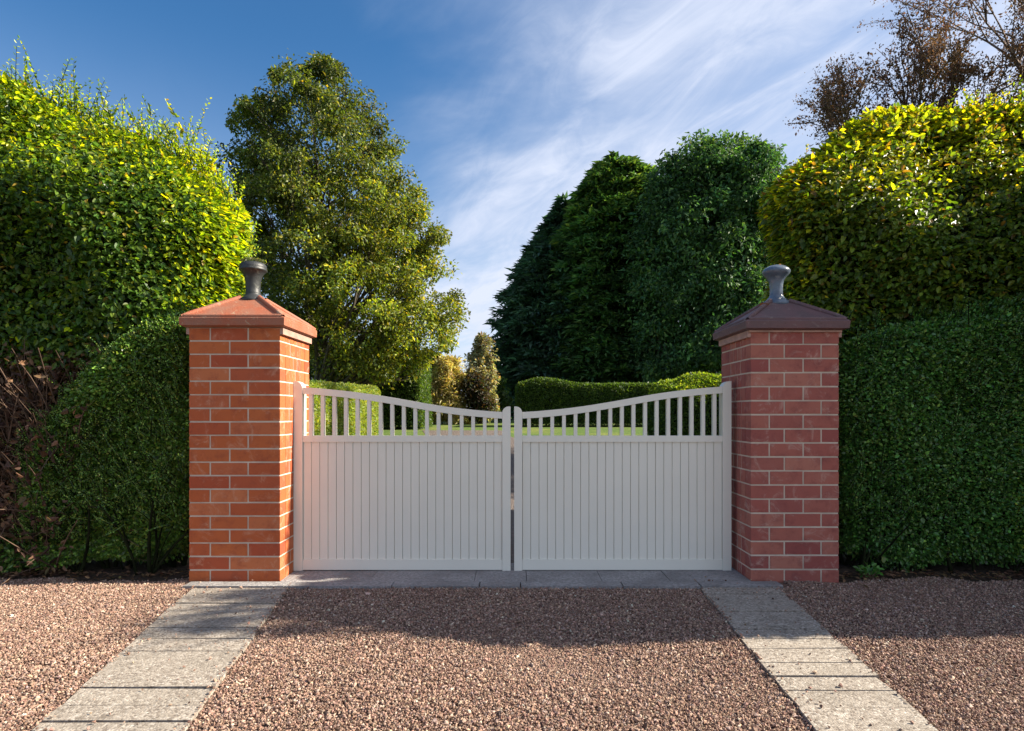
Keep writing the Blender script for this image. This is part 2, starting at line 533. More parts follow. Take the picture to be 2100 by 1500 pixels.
pc = palette(n, [(.29, .185, .135), (.23, .135, .10), (.37, .25, .185), (.15, .088, .068), (.29, .21, .175), (.48, .36, .28)], [5, 4, 4, 2, 2, 1.2], .22, .035)
# a few stones kicked onto the paving strips
k0 = np.flatnonzero(rng.random(n) < .003)
for q in k0:
    sd_ = 'left' if rng.random() < .5 else 'right'
    yy = Y[q]; e0, e1 = ex(sd_, 0, yy), ex(sd_, 1, yy)
    u_ = rng.beta(.2, .2)
    vv[q] += np.array([e0 + (e1 - e0) * u_ - X[q], 0, .029 - hz[q]])
ff = (_f[None] + len(_v) * np.arange(n)[:, None, None]).reshape(-1, 3)
tag(mesh_obj('gravel', [(vv.reshape(-1, 3), ff, np.repeat(pc, len(_v), 0))], M['pebble']), 'pinkish brown loose gravel spread across the drive', 'gravel', kind='stuff')


# ------------------------------------------------------------------ brick pillars
def pillar(label, x0, x1, y0, depth, courses, ztop, rowA, rowB, mat, capmat, under, finmat, outer, style):
    cx, cy = (x0 + x1) / 2, y0 + depth / 2
    y1 = y0 + depth
    root = thing('gate_pillar', label, 'pillar', (cx, cy, 0), 'brick pillars either side of the gate')
    ch = ztop / courses; j = .0055
    core = bmesh.new()
    add_box(core, (x0 + .003, y0 + .003, -.05), (x1 - .003, y1 - .003, ztop - .002))
    shaft = bmesh.new()
    for k in range(courses):
        za, zb = k * ch + j, (k + 1) * ch - j
        row = rowA if (courses - 1 - k) % 2 == 0 else rowB
        xs = x0 + (x1 - x0) * np.array([0, *np.cumsum(row) / sum(row)])
        for a, b in zip(xs[:-1], xs[1:]):
            la = 0 if a == xs[0] else j; lb = 0 if b == xs[-1] else j
            d = rng.uniform(-.0012, .0012)
            add_box(shaft, (a + la, y0 + d, za + rng.normal(0, .0007)), (b - lb, y0 + .10, zb + rng.normal(0, .0007)))
            add_box(shaft, (a + la, y1 - .10, za), (b - lb, y1, zb))
        nb = 4 if (k % 2) else 5
        ys = np.linspace(y0 + .10, y1 - .10, nb + 1)
        for a, b in zip(ys[:-1], ys[1:]):
            d = rng.uniform(-.0012, .0012)
            add_box(shaft, (x0 - d, a + j, za), (x0 + .09, b - j, zb))
            add_box(shaft, (x1 - .09, a + j, za), (x1 + d, b - j, zb))
    bm_obj('brickwork', shaft, mat, root, bevel=.0028, seg=1)
    bm_obj('mortar', core, M['mortar'], root)
    # cap: moulded edge, four sloping faces, ribs along the hips
    hx, hy = (x1 - x0) / 2, depth / 2
    if style == 'left':
        prof = [(-.03, 0), (.020, 0), (.046, .010), (.048, .062), (.040, .071), (-.250, .256)]
    else:
        prof = [(-.03, 0), (.022, 0), (.050, .010), (.054, .060), (.042, .072), (-.240, .250)]
    b = bmesh.new(); rings = []
    for off, z in prof:
        ax, ay = max(hx + off, .04), max(hy + off, .04)
        rings.append([b.verts.new((cx + sx_ * ax, cy + sy_ * ay, ztop + z)) for sx_, sy_ in ((-1, -1), (1, -1), (1, 1), (-1, 1))])
    for p, q in zip(rings[:-1], rings[1:]):
        for i in range(4):
            b.faces.new((p[i], p[(i + 1) % 4], q[(i + 1) % 4], q[i]))
    b.faces.new(rings[0][::-1]); b.faces.new(rings[-1])
    cap = bm_obj('cap', b, capmat, root, bevel=.005)
    o1, z1 = prof[-2]; o2, z2 = prof[-1]
    ribs = []
    for sx_, sy_ in ((-1, -1), (1, -1), (1, 1), (-1, 1)):
        a = np.array([cx + sx_ * (hx + o1 - .004), cy + sy_ * (hy + o1 - .004), ztop + z1 + .001])
        c = np.array([cx + sx_ * max(hx + o2, .04), cy + sy_ * max(hy + o2, .04), ztop + z2 + .002])
        tt = np.linspace(0, 1, 7)[:, None]
        ribs.append(tube(a + (c - a) * tt, [.013, .019, .019, .019, .019, .019, .019], 8))
        # raised border along the eaves
    for i in range(4):
        s1, s2 = ((-1, -1), (1, -1), (1, 1), (-1, 1))[i], ((1, -1), (1, 1), (-1, 1), (-1, -1))[i]
        a = np.array([cx + s1[0] * (hx + o1 - .012), cy + s1[1] * (hy + o1 - .012), ztop + z1 + .004])
        c = np.array([cx + s2[0] * (hx + o1 - .012), cy + s2[1] * (hy + o1 - .012), ztop + z1 + .004])
        tt = np.linspace(0, 1, 5)[:, None]
        ribs.append(tube(a + (c - a) * tt, [.016] * 5, 8))
    mesh_obj('rib', ribs, capmat, cap, smooth=True)
    b = bmesh.new()
    if style == 'right':
        for sy in (-1, 1):
            add_box(b, (cx - hx - .016, cy + sy * (hy + .008) - .008, ztop - .014), (cx + hx + .016, cy + sy * (hy + .008) + .008, ztop - .0015))
    for sx_ in (-1, 1):
        add_box(b, (cx + sx_ * (hx + .011) - .011, cy - hy + .0005, ztop - .048), (cx + sx_ * (hx + .011) + .011, cy + hy - .0005, ztop - .0015))
    bm_obj('moulding', b, under, cap, bevel=.003)
    zf = ztop + z2
    if style == 'left':
        pr = [(.002, -.03), (.100, -.03), (.098, 0), (.078, .012), (.062, .030), (.057, .040), (.060, .046), (.055, .052), (.057, .09), (.060, .13), (.068, .165), (.082, .192),
              (.100, .208), (.108, .213), (.110, .220), (.104, .228), (.106, .236), (.103, .252), (.090, .268), (.070, .276), (.003, .280)]
    else:
        pr = [(.002, -.03), (.115, -.03), (.105, .002), (.082, .016), (.062, .036), (.054, .050), (.050, .060), (.050, .10), (.052, .135), (.060, .165), (.078, .192), (.098, .210),
              (.108, .226), (.108, .238), (.098, .252), (.080, .265), (.055, .276), (.030, .282), (.003, .284)]
    mesh_obj('finial', [lathe(cx, cy, [(a * .92, zf + q) for a, q in pr], 40)], finmat, root, smooth=True)
    return root, cx, cy, zf


LX0, LX1, PY0 = -2.290, -1.650, 4.226
RX0, RX1 = 1.671, 2.290
lp = pillar('orange-red brick gate pillar with a terracotta cap and dark urn-shaped finial', LX0, LX1, PY0, .60, 19, 1.806,
            [42, 76, 64], [81, 101], M['brick_orange'], M['cap_terracotta'], M['cap_stone'], M['finial_dark'], -1, 'left')
rp = pillar('darker red brick gate pillar with a purple-brown cap and grey mushroom finial', RX0, RX1, PY0, .60, 18, 1.785,
            [38, 70, 73], [69, 76, 36], M['brick_red'], M['cap_purple'], M['cap_stone'], M['finial_grey'], 1, 'right')


# ------------------------------------------------------------------ the pair of gates
GY = 4.487
GS = GY / F
def gx(px): return (px - CX) * GS
def gzp(py): return H - (py - HY) * GS


def post_outline(xa, xb, z0, z1, r, round_at):
    """A flat board with one rounded upper corner, at the xa or the xb side."""
    pts = [(xa, z0), (xb, z0)]
    aa = np.linspace(0, math.pi / 2, 9)
    if round_at == 'b':
        pts += [(xb - r + r * math.cos(t), z1 - r + r * math.sin(t)) for t in aa] + [(xa, z1)]
    else:
        pts += [(xb, z1)] + [(xa + r - r * math.sin(t), z1 - r + r * math.cos(t)) for t in aa]
    return pts


LT = ([621, 650, 696, 736, 776, 810, 840, 870, 897, 930, 966, 1000, 1031], [794.4, 796.4, 800.5, 805.2, 810.8, 816.4, 822, 827.4, 831.9, 836.6, 840.5, 843.4, 845.4])
RT = ([1071, 1105, 1140, 1176, 1210, 1240, 1271, 1301, 1331, 1366, 1406, 1450, 1482], [845.4, 843.4, 840.3, 836.4, 831.6, 826.6, 821.4, 815.8, 810.2, 804.6, 799.6, 795.4, 793.2])
SLATS = {'left': [636.5, 660.4, 684.3, 708.2, 732, 755.8, 779.6, 803.4, 827.2, 851, 874.9, 898.7, 922.5, 946.3, 970, 993.8, 1017],
         'right': [1084.9, 1109.2, 1132.8, 1156.9, 1180.8, 1204.6, 1228.3, 1252.3, 1276.2, 1300, 1324, 1347.8, 1371.5, 1395.8, 1419.6, 1443.2, 1466.5]}


def gate(side):
    lab = {'left': 'pale grey gate leaf hinged on the orange brick pillar', 'right': 'pale grey gate leaf hinged on the darker red brick pillar'}[side]
    hp, ms, top = ((602, 620), (1030, 1047), LT) if side == 'left' else ((1482.5, 1500), (1054.5, 1071), RT)
    x_mid = (gx(hp[0]) + gx(ms[1])) / 2
    g = thing('gate_leaf', lab, 'gate', (x_mid, GY + .03, gzp(1170)), 'pair of gate leaves')
    inner = 'b' if side == 'left' else 'a'
    b = bmesh.new(); add_prism(b, post_outline(gx(hp[0]), gx(hp[1]), gzp(1171), gzp(782), .055, inner), GY, GY + .085)
    bm_obj('hinge_post', b, M['gate_paint'], g, bevel=.003)
    outer_m = 'a' if side == 'left' else 'b'
    b = bmesh.new(); add_prism(b, post_outline(gx(ms[0]), gx(ms[1]), gzp(1171), gzp(834), .048, outer_m), GY, GY + .055)
    bm_obj('meeting_stile', b, M['gate_paint'], g, bevel=.003)
    xa, xb = (hp[1] - .0, ms[0]) if side == 'left' else (ms[1], hp[0])
    xa_, xb_ = gx(xa) + .0012, gx(xb) - .0012
    xs = np.linspace(xa, xb, 41)
    tz = np.interp(xs, *top)
    tz = np.convolve(np.pad(tz, 3, 'edge'), np.ones(7) / 7, 'valid')
    tz[:4] = np.interp(xs[:4], *top); tz[-4:] = np.interp(xs[-4:], *top)
    th = 13.6
    X_ = np.clip(gx(xs), xa_, xb_)
    pts = list(zip(X_, gzp(tz + th))) + list(zip(X_[::-1], gzp(tz)[::-1]))
    b = bmesh.new(); add_prism(b, pts, GY + .003, GY + .050)
    bm_obj('top_rail', b, M['gate_paint'], g, bevel=.0025)
    for nm, ya, yb in (('middle_rail', 907, 894), ('bottom_rail', 1169.5, 1148)):
        b = bmesh.new(); add_box(b, (xa_, GY + .0035, gzp(ya)), (xb_, GY + .050, gzp(yb)))
        bm_obj(nm, b, M['gate_paint'], g, bevel=.0025)
    for c in SLATS[side]:
        b = bmesh.new()
        w_ = 3.6 * GS
        zt = gzp(np.interp(c, xs, tz) + th - 4)
        add_box(b, (gx(c) - w_, GY + .0085, gzp(894) - .004), (gx(c) + w_, GY + .041, zt))
        bm_obj('slat', b, M['gate_paint'], g, bevel=.0015, seg=1)
    # tongue-and-groove boards: one panel whose face is cut by V grooves
    n0 = 24
    bx = np.linspace(xa_, xb_, n0 + 1)
    prof = []
    for i in range(n0):
        prof += [(bx[i] + .0028, GY + .014), (bx[i + 1] - .0028, GY + .014)]
        if i < n0 - 1: prof.append((bx[i + 1], GY + .0235))
    prof += [(xb_ - .0005, GY + .040), (xa_ + .0005, GY + .040)]
    b = bmesh.new()
    z0, z1 = gzp(1148) - .004, gzp(907) + .004
    lo = [b.verts.new((x, y, z0)) for x, y in prof]; hi = [b.verts.new((x, y, z1)) for x, y in prof]
    n = len(prof)
    for i in range(n):
        b.faces.new((lo[i], lo[(i + 1) % n], hi[(i + 1) % n], hi[i]))
    b.faces.new(hi); b.faces.new(lo[::-1])
    bm_obj('board_panel', b, M['gate_paint'], g)
    # strap hinges behind the leaf, bolted to the post
    s = 1 if side == 'left' else -1
    hxp = gx(hp[1]) if side == 'left' else gx(hp[0])
    for zc in (gzp(900), gzp(1158)):
        b = bmesh.new()
        a0, a1 = sorted((hxp - s * .05, hxp + s * .30))
        add_box(b, (a0, GY + .0865, zc - .02), (a1, GY + .0925, zc + .02))
        bm_obj('hinge', b, M['finial_dark'], g, bevel=.001, seg=1)


gate('left'); gate('right')


# ------------------------------------------------------------------ hedges
def rbox(n, lo, hi, r, weights):
    """Random points with normals on a box with rounded edges, face by face."""
    lo, hi = np.array(lo, float), np.array(hi, float); s = hi - lo
    faces = {'-x': (0, 0), '+x': (0, 1), '-y': (1, 0), '+y': (1, 1), '-z': (2, 0), '+z': (2, 1)}
    names = [k for k in faces if weights.get(k, 0) > 0]
    ar = np.array([np.prod(np.delete(s, faces[k][0])) * weights[k] for k in names])
    ch = rng.choice(len(names), n, p=ar / ar.sum())
    P = lo + rng.random((n, 3)) * s
    for i, k in enumerate(names):
        ax, e = faces[k]
        P[ch == i, ax] = hi[ax] if e else lo[ax]
    q = np.clip(P, lo + r, hi - r)
    N = unit(P - q)
    return q + N * r, N


def core_mesh(lo, hi, r, warp, k=14):
    b = bmesh.new()
    bmesh.ops.create_cube(b, size=2)
    bmesh.ops.subdivide_edges(b, edges=b.edges[:], cuts=k, use_grid_fill=True)
    V = np.array([v.co[:] for v in b.verts]); Fq = np.array([[v.index for v in f.verts] for f in b.faces]); b.free()
    lo, hi = np.array(lo, float), np.array(hi, float)
    P = lo + (V * .5 + .5) * (hi - lo)
    q = np.clip(P, lo + r, hi - r)
    N = unit(P - q); P = q + N * r
    P = P + N * .05 * wob(P, 6, 2)[:, None]
    return warp(P), Fq, None


def hedge(name, label, lo, hi, r, n, L, W, mat, pal, weights, warp=None, bumps=(.05, 2.2, .05, 6), depth=.07, outw=1.0, upn=.7, droop=-.3, oval=True,
          tint=None, shoots=None, inner=.16, stream=None, loose=1.0, group=None, rot=0.0, loc=None, cat='hedge', keep=None, extra=None, ljit=.25):
    warp = warp or (lambda P: P)
    P, N = rbox(n, lo, hi, r, weights)
    P = P + N * (bumps[0] * wob(P, bumps[1], 0) + bumps[2] * wob(P, bumps[3], 1))[:, None]
    P = P - N * np.minimum(rng.exponential(depth, n), inner + .04)[:, None]
    if keep is not None:
        k = keep(P); P, N = P[k], N[k]
    n = len(P)
    P = warp(P)
    D = N * outw * rng.uniform(.3, 1.2, (n, 1)) + rng.normal(0, .6 * loose, (n, 3)) + np.array([0, 0, droop])
    if stream is not None: D = D + np.array(stream) * rng.uniform(.2, 1.2, (n, 1))
    NN = N * .5 * loose + np.array([0, 0, upn]) + rng.normal(0, .42 * loose, (n, 3))
    C = palette(n, *pal)
    if tint is not None: C = tint(P, N, C)
    ll = L * np.exp(rng.normal(0, ljit, n))
    chunks = [leaf_cards(P, D, NN, ll, ll * W / L, C, oval)]
    lo_, hi_ = np.array(lo, float), np.array(hi, float)
    tw = [core_mesh(lo_ + inner, hi_ - inner * np.array([1, 1, 1]), max(r - inner * .5, .05), warp)]
    if shoots:
        for (sp, sn, sl) in shoots(warp):
            k = int(sl / (L * .42)) + 3
            t_ = np.linspace(0, 1, k)[:, None]
            bend = rng.normal(0, .10, 3) * sl
            path = sp + sn * sl * t_ + bend * t_ ** 2
            tw.append(tube(path[::max(1, k // 5)], np.linspace(.004, .0015, len(path[::max(1, k // 5)])), 4))
            sidev = unit(np.cross(sn, rng.normal(0, 1, 3)))
            sg = np.where(np.arange(k) % 2 == 0, 1, -1)[:, None]
            d = sidev * sg + sn * .7 + rng.normal(0, .25, (k, 3))
            cc = palette(k, *pal)
            if tint is not None: cc = tint(path, np.repeat(np.array([[0, 0, 1.0]]), k, 0), cc)
            l2 = L * .95 * (1 - .45 * t_[:, 0])
            chunks.append(leaf_cards(path, d, np.cross(d, rng.normal(0, .3, (k, 3)) + np.cross(sn, sidev)) + rng.normal(0, .3, (k, 3)), l2, l2 * W / L, cc, oval))
    if extra: tw += extra
    if loc is not None:
        ca_, sa_ = math.cos(rot), math.sin(rot)
        R = np.array([[ca_, -sa_, 0], [sa_, ca_, 0], [0, 0, 1]])
        chunks = [(c[0] @ R.T + loc, c[1], c[2]) for c in chunks]
        tw = [(c[0] @ R.T + loc, c[1], None) for c in tw]
        o = loc
    else:
        o = ((lo[0] + hi[0]) / 2, (lo[1] + hi[1]) / 2, 0)
    root = thing(name, label, cat, o, group)
    mesh_obj('foliage', chunks, mat, root)
    mesh_obj('branches', tw, M['inner'], root, smooth=True)  # mostly an added solid dark core filling the hedge, plus shoot twigs and stems
    return root


BEECH = ([(.075, .15, .022), (.11, .20, .026), (.16, .23, .03), (.05, .11, .022)], [4, 4, 2, 3], .22)
BOX = ([(.085, .18, .036), (.12, .23, .042), (.055, .12, .03), (.21, .29, .06)], [4, 3, 3, 1.6], .38)


def hscale(xs, hs, h0, shear=0.0):
    def f(P):
        P = P.copy(); P[:, 2] = P[:, 2] * np.interp(P[:, 0], xs, hs) / h0
        P[:, 0] += shear * np.maximum(P[:, 1] - 4.66, 0)
        P[:, 1] += .55 * np.clip((P[:, 2] - 2.45) / 1.1, 0, 1) ** 1.6
        return P
    return f


# tall beech hedge on the left
LLO, LHI = (-7.6, 4.66, .75), (-2.07, 6.9, 3.75)
lw = hscale([-6, -4.5, -3.6, -2.8, -2.3], [4.45, 4.2, 3.92, 3.58, 3.30], 3.75, -.50)
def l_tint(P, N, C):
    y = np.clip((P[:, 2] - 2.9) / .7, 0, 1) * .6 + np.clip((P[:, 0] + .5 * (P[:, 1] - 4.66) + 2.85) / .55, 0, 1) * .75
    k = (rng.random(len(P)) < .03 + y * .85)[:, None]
    C = np.where(k, C * np.array([4.1, 2.8, .65]), C)  # sunlight on the top and right flank painted into the leaf colour
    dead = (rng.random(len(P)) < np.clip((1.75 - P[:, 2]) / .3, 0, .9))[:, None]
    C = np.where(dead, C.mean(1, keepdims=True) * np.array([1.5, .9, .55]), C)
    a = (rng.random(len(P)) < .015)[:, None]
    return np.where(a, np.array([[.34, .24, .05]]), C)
def l_shoots(warp):
    out = []
    for i in range(1000):
        x = rng.uniform(-5.2, -2.2); y = rng.uniform(4.75, 6.2)
        p = warp(np.array([[x, y, 3.75 - .04 - .42 * max(0, (x + 2.65) / .45) ** 1.6]]))[0]
        if rng.random() < .14: l = rng.uniform(.28, .55)
        else: l = rng.uniform(.08, .28)
        out.append((p - np.array([0, 0, .06]), unit(np.array([rng.normal(.05, .25), rng.normal(-.1, .25), 1.0])), l))
    for i in range(260):
        z = rng.uniform(1.75, 3.2); y = rng.uniform(5.0, 6.0)
        out.append((warp(np.array([[-2.12, y, z]]))[0], unit(np.array([1.0, rng.normal(-.35, .3), rng.normal(.1, .3)])), rng.uniform(.06, .24)))
    for i in range(260):
        z = rng.uniform(1.7, 3.6); x = rng.uniform(-4.6, -2.6)
        out.append((np.array([x, 4.72, z]), unit(np.array([rng.normal(.3, .4), -1, rng.normal(-.1, .35)])), rng.uniform(.05, .16)))
    return out
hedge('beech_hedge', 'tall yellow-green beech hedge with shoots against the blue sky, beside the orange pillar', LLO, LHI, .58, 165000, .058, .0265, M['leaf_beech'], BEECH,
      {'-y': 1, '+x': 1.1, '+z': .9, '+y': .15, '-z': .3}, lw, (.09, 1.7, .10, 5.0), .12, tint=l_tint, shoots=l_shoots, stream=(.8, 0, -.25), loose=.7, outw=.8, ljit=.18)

# tall beech hedge on the right, turning yellow and orange
RLO, RHI = (2.10, 4.66, 1.45), (8.2, 6.9, 3.6)
rw = hscale([2.1, 2.5, 3.0, 3.6, 4.4, 6.5], [3.22, 3.44, 3.64, 3.88, 4.12, 4.4], 3.6, .46)
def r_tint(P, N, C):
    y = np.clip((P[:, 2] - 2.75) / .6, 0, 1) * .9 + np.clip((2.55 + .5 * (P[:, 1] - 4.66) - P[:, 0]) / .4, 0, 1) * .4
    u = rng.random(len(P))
    C = np.where((u < y * .75)[:, None], C * np.array([3.0, 2.15, .75]), C)  # autumn yellow, with sunlight along the top painted in as well
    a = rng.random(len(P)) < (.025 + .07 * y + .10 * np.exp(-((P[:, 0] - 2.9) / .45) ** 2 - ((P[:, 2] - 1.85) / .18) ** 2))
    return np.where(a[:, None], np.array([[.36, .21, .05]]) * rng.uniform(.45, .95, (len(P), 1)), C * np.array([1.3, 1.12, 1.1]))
def r_shoots(warp):
    out = []
    for i in range(800):
        x = rng.uniform(2.2, 5.2); y = rng.uniform(4.75, 6.2)
        p = warp(np.array([[x, y, 3.6 - .04 - .36 * max(0, (2.5 - x) / .4) ** 1.6]]))[0]
        l = rng.uniform(.12, .3) if rng.random() < .12 else rng.uniform(.06, .18)
        out.append((p - np.array([0, 0, .06]), unit(np.array([rng.normal(-.05, .3), rng.normal(-.1, .25), 1.0])), l))
    for i in range(200):
        z = rng.uniform(1.75, 3.1); y = rng.uniform(5.0, 6.0)
        out.append((warp(np.array([[2.1, y, z]]))[0], unit(np.array([-1.0, rng.normal(-.3, .3), rng.normal(.05, .3)])), rng.uniform(.05, .2)))
    for i in range(260):
        z = rng.uniform(1.8, 3.5); x = rng.uniform(2.5, 4.6)
        out.append((np.array([x, 4.72, z]), unit(np.array([rng.normal(-.4, .4), -1, rng.normal(-.1, .35)])), rng.uniform(.05, .16)))
    return out
hedge('beech_hedge', 'tall beech hedge turning yellow and orange, behind the darker red pillar', RLO, RHI, .32, 165000, .059, .029, M['leaf_beech'], BEECH,
      {'-y': 1, '-x': 1.0, '+z': .9, '+y': .15, '-z': .3}, rw, (.09, 1.7, .10, 5.0), .12, tint=r_tint, shoots=r_shoots, stream=(-.8, 0, -.15), loose=.7, outw=.8, ljit=.18)

# added unseen hedge block, placed to cast the shadow across the drive
hedge('beech_hedge', 'added unseen beech hedge block that casts the shadow across the drive', (4.35, 3.52, .0), (6.6, 4.75, 4.2), .45, 30000, .075, .045, M['leaf_beech'], BEECH,
      {'-y': 1, '-x': 1, '+z': 1, '+x': .6, '+y': .3}, lambda P: P + np.array([0, 0, 1.0]) * (.12 * wob(P, 2.3, 1) * (P[:, 2] > 2.5))[:, None], (.09, 1.7, .10, 5.0), .12, tint=r_tint,
      shoots=lambda warp: [(np.array([rng.uniform(4.5, 6.3), rng.uniform(3.62, 4.4), 4.12]), unit(np.array([rng.normal(0, .3), rng.normal(-.3, .3), 1.0])), rng.uniform(.15, .5)) for _ in range(240)])

# bare brown lower growth of the left beech hedge: a tangle of twigs with dead leaves still on
tw = []; dl = []
for i in range(2100):
    x = rng.uniform(-6.6, -3.2) if i % 3 == 0 else rng.uniform(-4.6, -3.35); y = rng.uniform(4.42, 5.0); z = rng.uniform(.0, 1.2)
    d = unit(np.array([rng.normal(0, .5), rng.normal(-.25, .35), rng.normal(.9, .5)])); l = rng.uniform(.2, .7)
    p = np.array([x, y, z]); t_ = np.linspace(0, 1, 5)[:, None]
    path = p + d * l * t_ + rng.normal(0, .08, 3) * t_ ** 2
    tw.append(tube(path, np.linspace(.006, .002, 5) * rng.uniform(.6, 1.3), 4))
    k = rng.integers(4, 12)
    dl.append(p + d * l * rng.random((k, 1)) + rng.normal(0, .03, (k, 3)))
dl = np.concatenate(dl); k = len(dl)
root = thing('dead_beech', 'bare brown twiggy growth with dead leaves, below the yellow-green hedge', 'shrub', (-3.9, 4.8, 0))
ll = .05 * np.exp(rng.normal(0, .3, k))
mesh_obj('dead_leaves', [leaf_cards(dl, rng.normal(0, 1, (k, 3)) + np.array([0, 0, -.4]), rng.normal(0, 1, (k, 3)), ll, ll * .5,
                                    palette(k, [(.13, .075, .045), (.20, .12, .07), (.07, .04, .028)], [3, 2, 3], .3), True, .25)], M['dry_leaf'], root)
mesh_obj('twigs', tw, M['twig'], root, smooth=True)

# small-leaved box hedges in front of them
def stems(xa, xb, y, n):
    out = []
    for i in range(n):
        x = rng.uniform(xa, xb); yy = y + rng.uniform(0, .3)
        for q in range(rng.integers(1, 4)):
            d = np.array([rng.normal(0, .3), rng.normal(-.05, .2), 1.0]); l = rng.uniform(.35, .6)
            t_ = np.linspace(0, 1, 5)[:, None]
            out.append(tube(np.array([x, yy, -.02]) + d * l * t_ + rng.normal(0, .07, 3) * t_ ** 2, np.linspace(.014, .006, 5) * rng.uniform(.5, 1.2), 5))
    return out
def box_shoots(xa, xb, y0, ztop, n):
    def f(warp):
        out = []
        for i in range(n):
            x = rng.uniform(xa, xb)
            if rng.random() < .35:
                p = warp(np.array([[x, rng.uniform(y0 + .1, y0 + .7), ztop - .03]]))[0]
                d = unit(np.array([rng.normal(0, .3), rng.normal(-.1, .3), 1.0]))
            else:
                p = warp(np.array([[x, y0 + .03, rng.uniform(.35, ztop - .1)]]))[0]
                d = unit(np.array([rng.normal(0, .4), -.8, rng.normal(.9, .5)]))
            out.append((p, d, rng.uniform(.05, .22) if rng.random() < .5 else rng.uniform(.04, .1)))
        return out
    return f
def lbw(P):
    P = P.copy()
    top = np.interp(P[:, 0], [-4.0, -3.66, -3.52, -3.2, -2.9, -2.6, -2.35], [.7, .85, 1.12, 1.50, 1.74, 1.90, 1.93])
    P[:, 2] = P[:, 2] * top / 1.9
    k = np.clip((.75 - P[:, 2]) / .7, 0, 1)
    P[:, 0] -= .16 * k * np.clip((P[:, 0] + 3.0) / .6, 0, 1)
    P[:, 1] += .03 * k
    return P
hedge('box_hedge', 'small-leaved dark green box hedge standing beside the orange brick pillar', (-3.64, 4.34, .06), (-2.33, 5.0, 1.9), .20, 150000, .023, .0145, M['leaf_box'],
      BOX, {'-y': 1.2, '+x': .9, '-x': .8, '+z': .7, '+y': .1, '-z': .4}, lbw, (.07, 2.6, .055, 7.5), .08, outw=1.1, upn=.5, droop=0., shoots=box_shoots(-3.6, -2.4, 4.34, 1.9, 1300), tint=lambda P, N, C: C * np.array([1.35, 1.25, 1.1]), inner=.19,
      extra=stems(-3.6, -2.5, 4.42, 16))
def rbw(P):
    P = P.copy()
    top = np.interp(P[:, 0], [2.3, 2.6, 3.2, 4.2, 6.0], [1.78, 1.86, 1.95, 1.98, 2.0])
    lift = .05 + .08 * np.clip((P[:, 0] - 2.9) / .8, 0, 1)
    P[:, 2] = lift + (P[:, 2]) * (top - lift) / 1.95
    k = np.clip((.5 - P[:, 2]) / .5, 0, 1)
    P[:, 1] += .10 * k
    P[:, 0] += .10 * k * np.clip((2.9 - P[:, 0]) / .6, 0, 1)
    return P
def rb_tint(P, N, C):
    y = np.clip((P[:, 0] - 3.55) / .3, 0, 1) * np.exp(-((P[:, 2] - .5) / .35) ** 2)  # sunlit spot at the right end, painted into the leaves
    C = C * np.array([.82, 1.0, 1.05])
    return np.where((rng.random(len(P)) < y * .6)[:, None], C * np.array([2.2, 1.5, .8]), C)
hedge('box_hedge', 'small-leaved deep green box hedge standing beside the darker red pillar', (2.36, 4.36, .0), (6.2, 5.05, 1.95), .20, 200000, .024, .0150, M['leaf_box'],
      BOX, {'-y': 1.2, '-x': .9, '+z': .7, '+y': .1, '-z': .4}, rbw, (.07, 2.6, .055, 7.5), .08, outw=1.1, upn=.5, droop=0., tint=rb_tint, shoots=box_shoots(2.45, 4.6, 4.36, 1.95, 850), inner=.19,
      extra=stems(2.5, 4.4, 4.46, 26))
# low growth at the foot of the dead beech, far left
hedge('low_shrub', 'low green shrub at the foot of the brown twigs', (-4.7, 4.38, .02), (-3.66, 4.8, .30), .12, 12000, .026, .017, M['leaf_box'],
      BOX, {'-y': 1, '+x': 1, '+z': 1}, None, (.05, 4, .03, 9), .06, outw=1.0, upn=.6, droop=0., inner=.10, cat='shrub')

# seedling at the foot of the right hedge
sroot = thing('seedling', 'small bright green seedling on the gravel edge under the right box hedge', 'plant', (2.55, 4.30, 0))
tw = []; P = []; D = []
for i in range(11):
    a = rng.uniform(0, 6.28); d = unit(np.array([math.cos(a) * .8, math.sin(a) * .6, .9])); l = rng.uniform(.07, .13)
    t_ = np.linspace(0, 1, 4)[:, None]
    path = np.array([2.55, 4.30, 0]) + d * l * t_
    tw.append(tube(path, [.003, .0025, .002, .0015], 4))
    for q in range(7):
        P.append(np.array([2.55, 4.30, 0]) + d * l * rng.uniform(.4, 1)); D.append(d + rng.normal(0, .6, 3))
P = np.array(P); D = np.array(D); k = len(P)
mesh_obj('leaves', [leaf_cards(P, D, np.array([[0, -.3, 1.0]]) + rng.normal(0, .3, (k, 3)), rng.uniform(.03, .05, k), rng.uniform(.018, .03, k), palette(k, [(.07, .20, .035), (.10, .26, .05)], [1, 1], .15), True)], M['leaf_box'], sroot)
mesh_obj('stems', tw, M['twig'], sroot)

# clipped hedges inside the garden
CLIP = ([(.05, .10, .018), (.075, .14, .022), (.10, .17, .03), (.035, .07, .016)], [3, 3, 2, 2], .2)
LIT = ([(.23, .30, .05), (.30, .34, .06), (.15, .23, .04)], [3, 2, 2], .18)  # brighter leaf set with the sunlight already in its colours
y0, y1 = 9.6, 21.0
x0_, x1_ = -3.33, -4.68
ang = math.atan2(x1_ - x0_, -(y1 - y0))
ln = math.hypot(x1_ - x0_, y1 - y0)
a_rot = math.atan2(-(x1_ - x0_), y1 - y0)
def rise(P):
    P = P.copy(); P[:, 2] += (gz(y0 + P[:, 1]) - gz(y0)); return P
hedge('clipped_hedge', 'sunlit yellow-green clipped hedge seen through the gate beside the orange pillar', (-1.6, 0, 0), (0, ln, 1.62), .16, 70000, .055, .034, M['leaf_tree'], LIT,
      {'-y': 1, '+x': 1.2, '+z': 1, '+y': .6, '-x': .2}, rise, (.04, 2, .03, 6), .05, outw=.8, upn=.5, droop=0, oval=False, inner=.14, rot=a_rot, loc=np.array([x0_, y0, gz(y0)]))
g = gz(24.0)
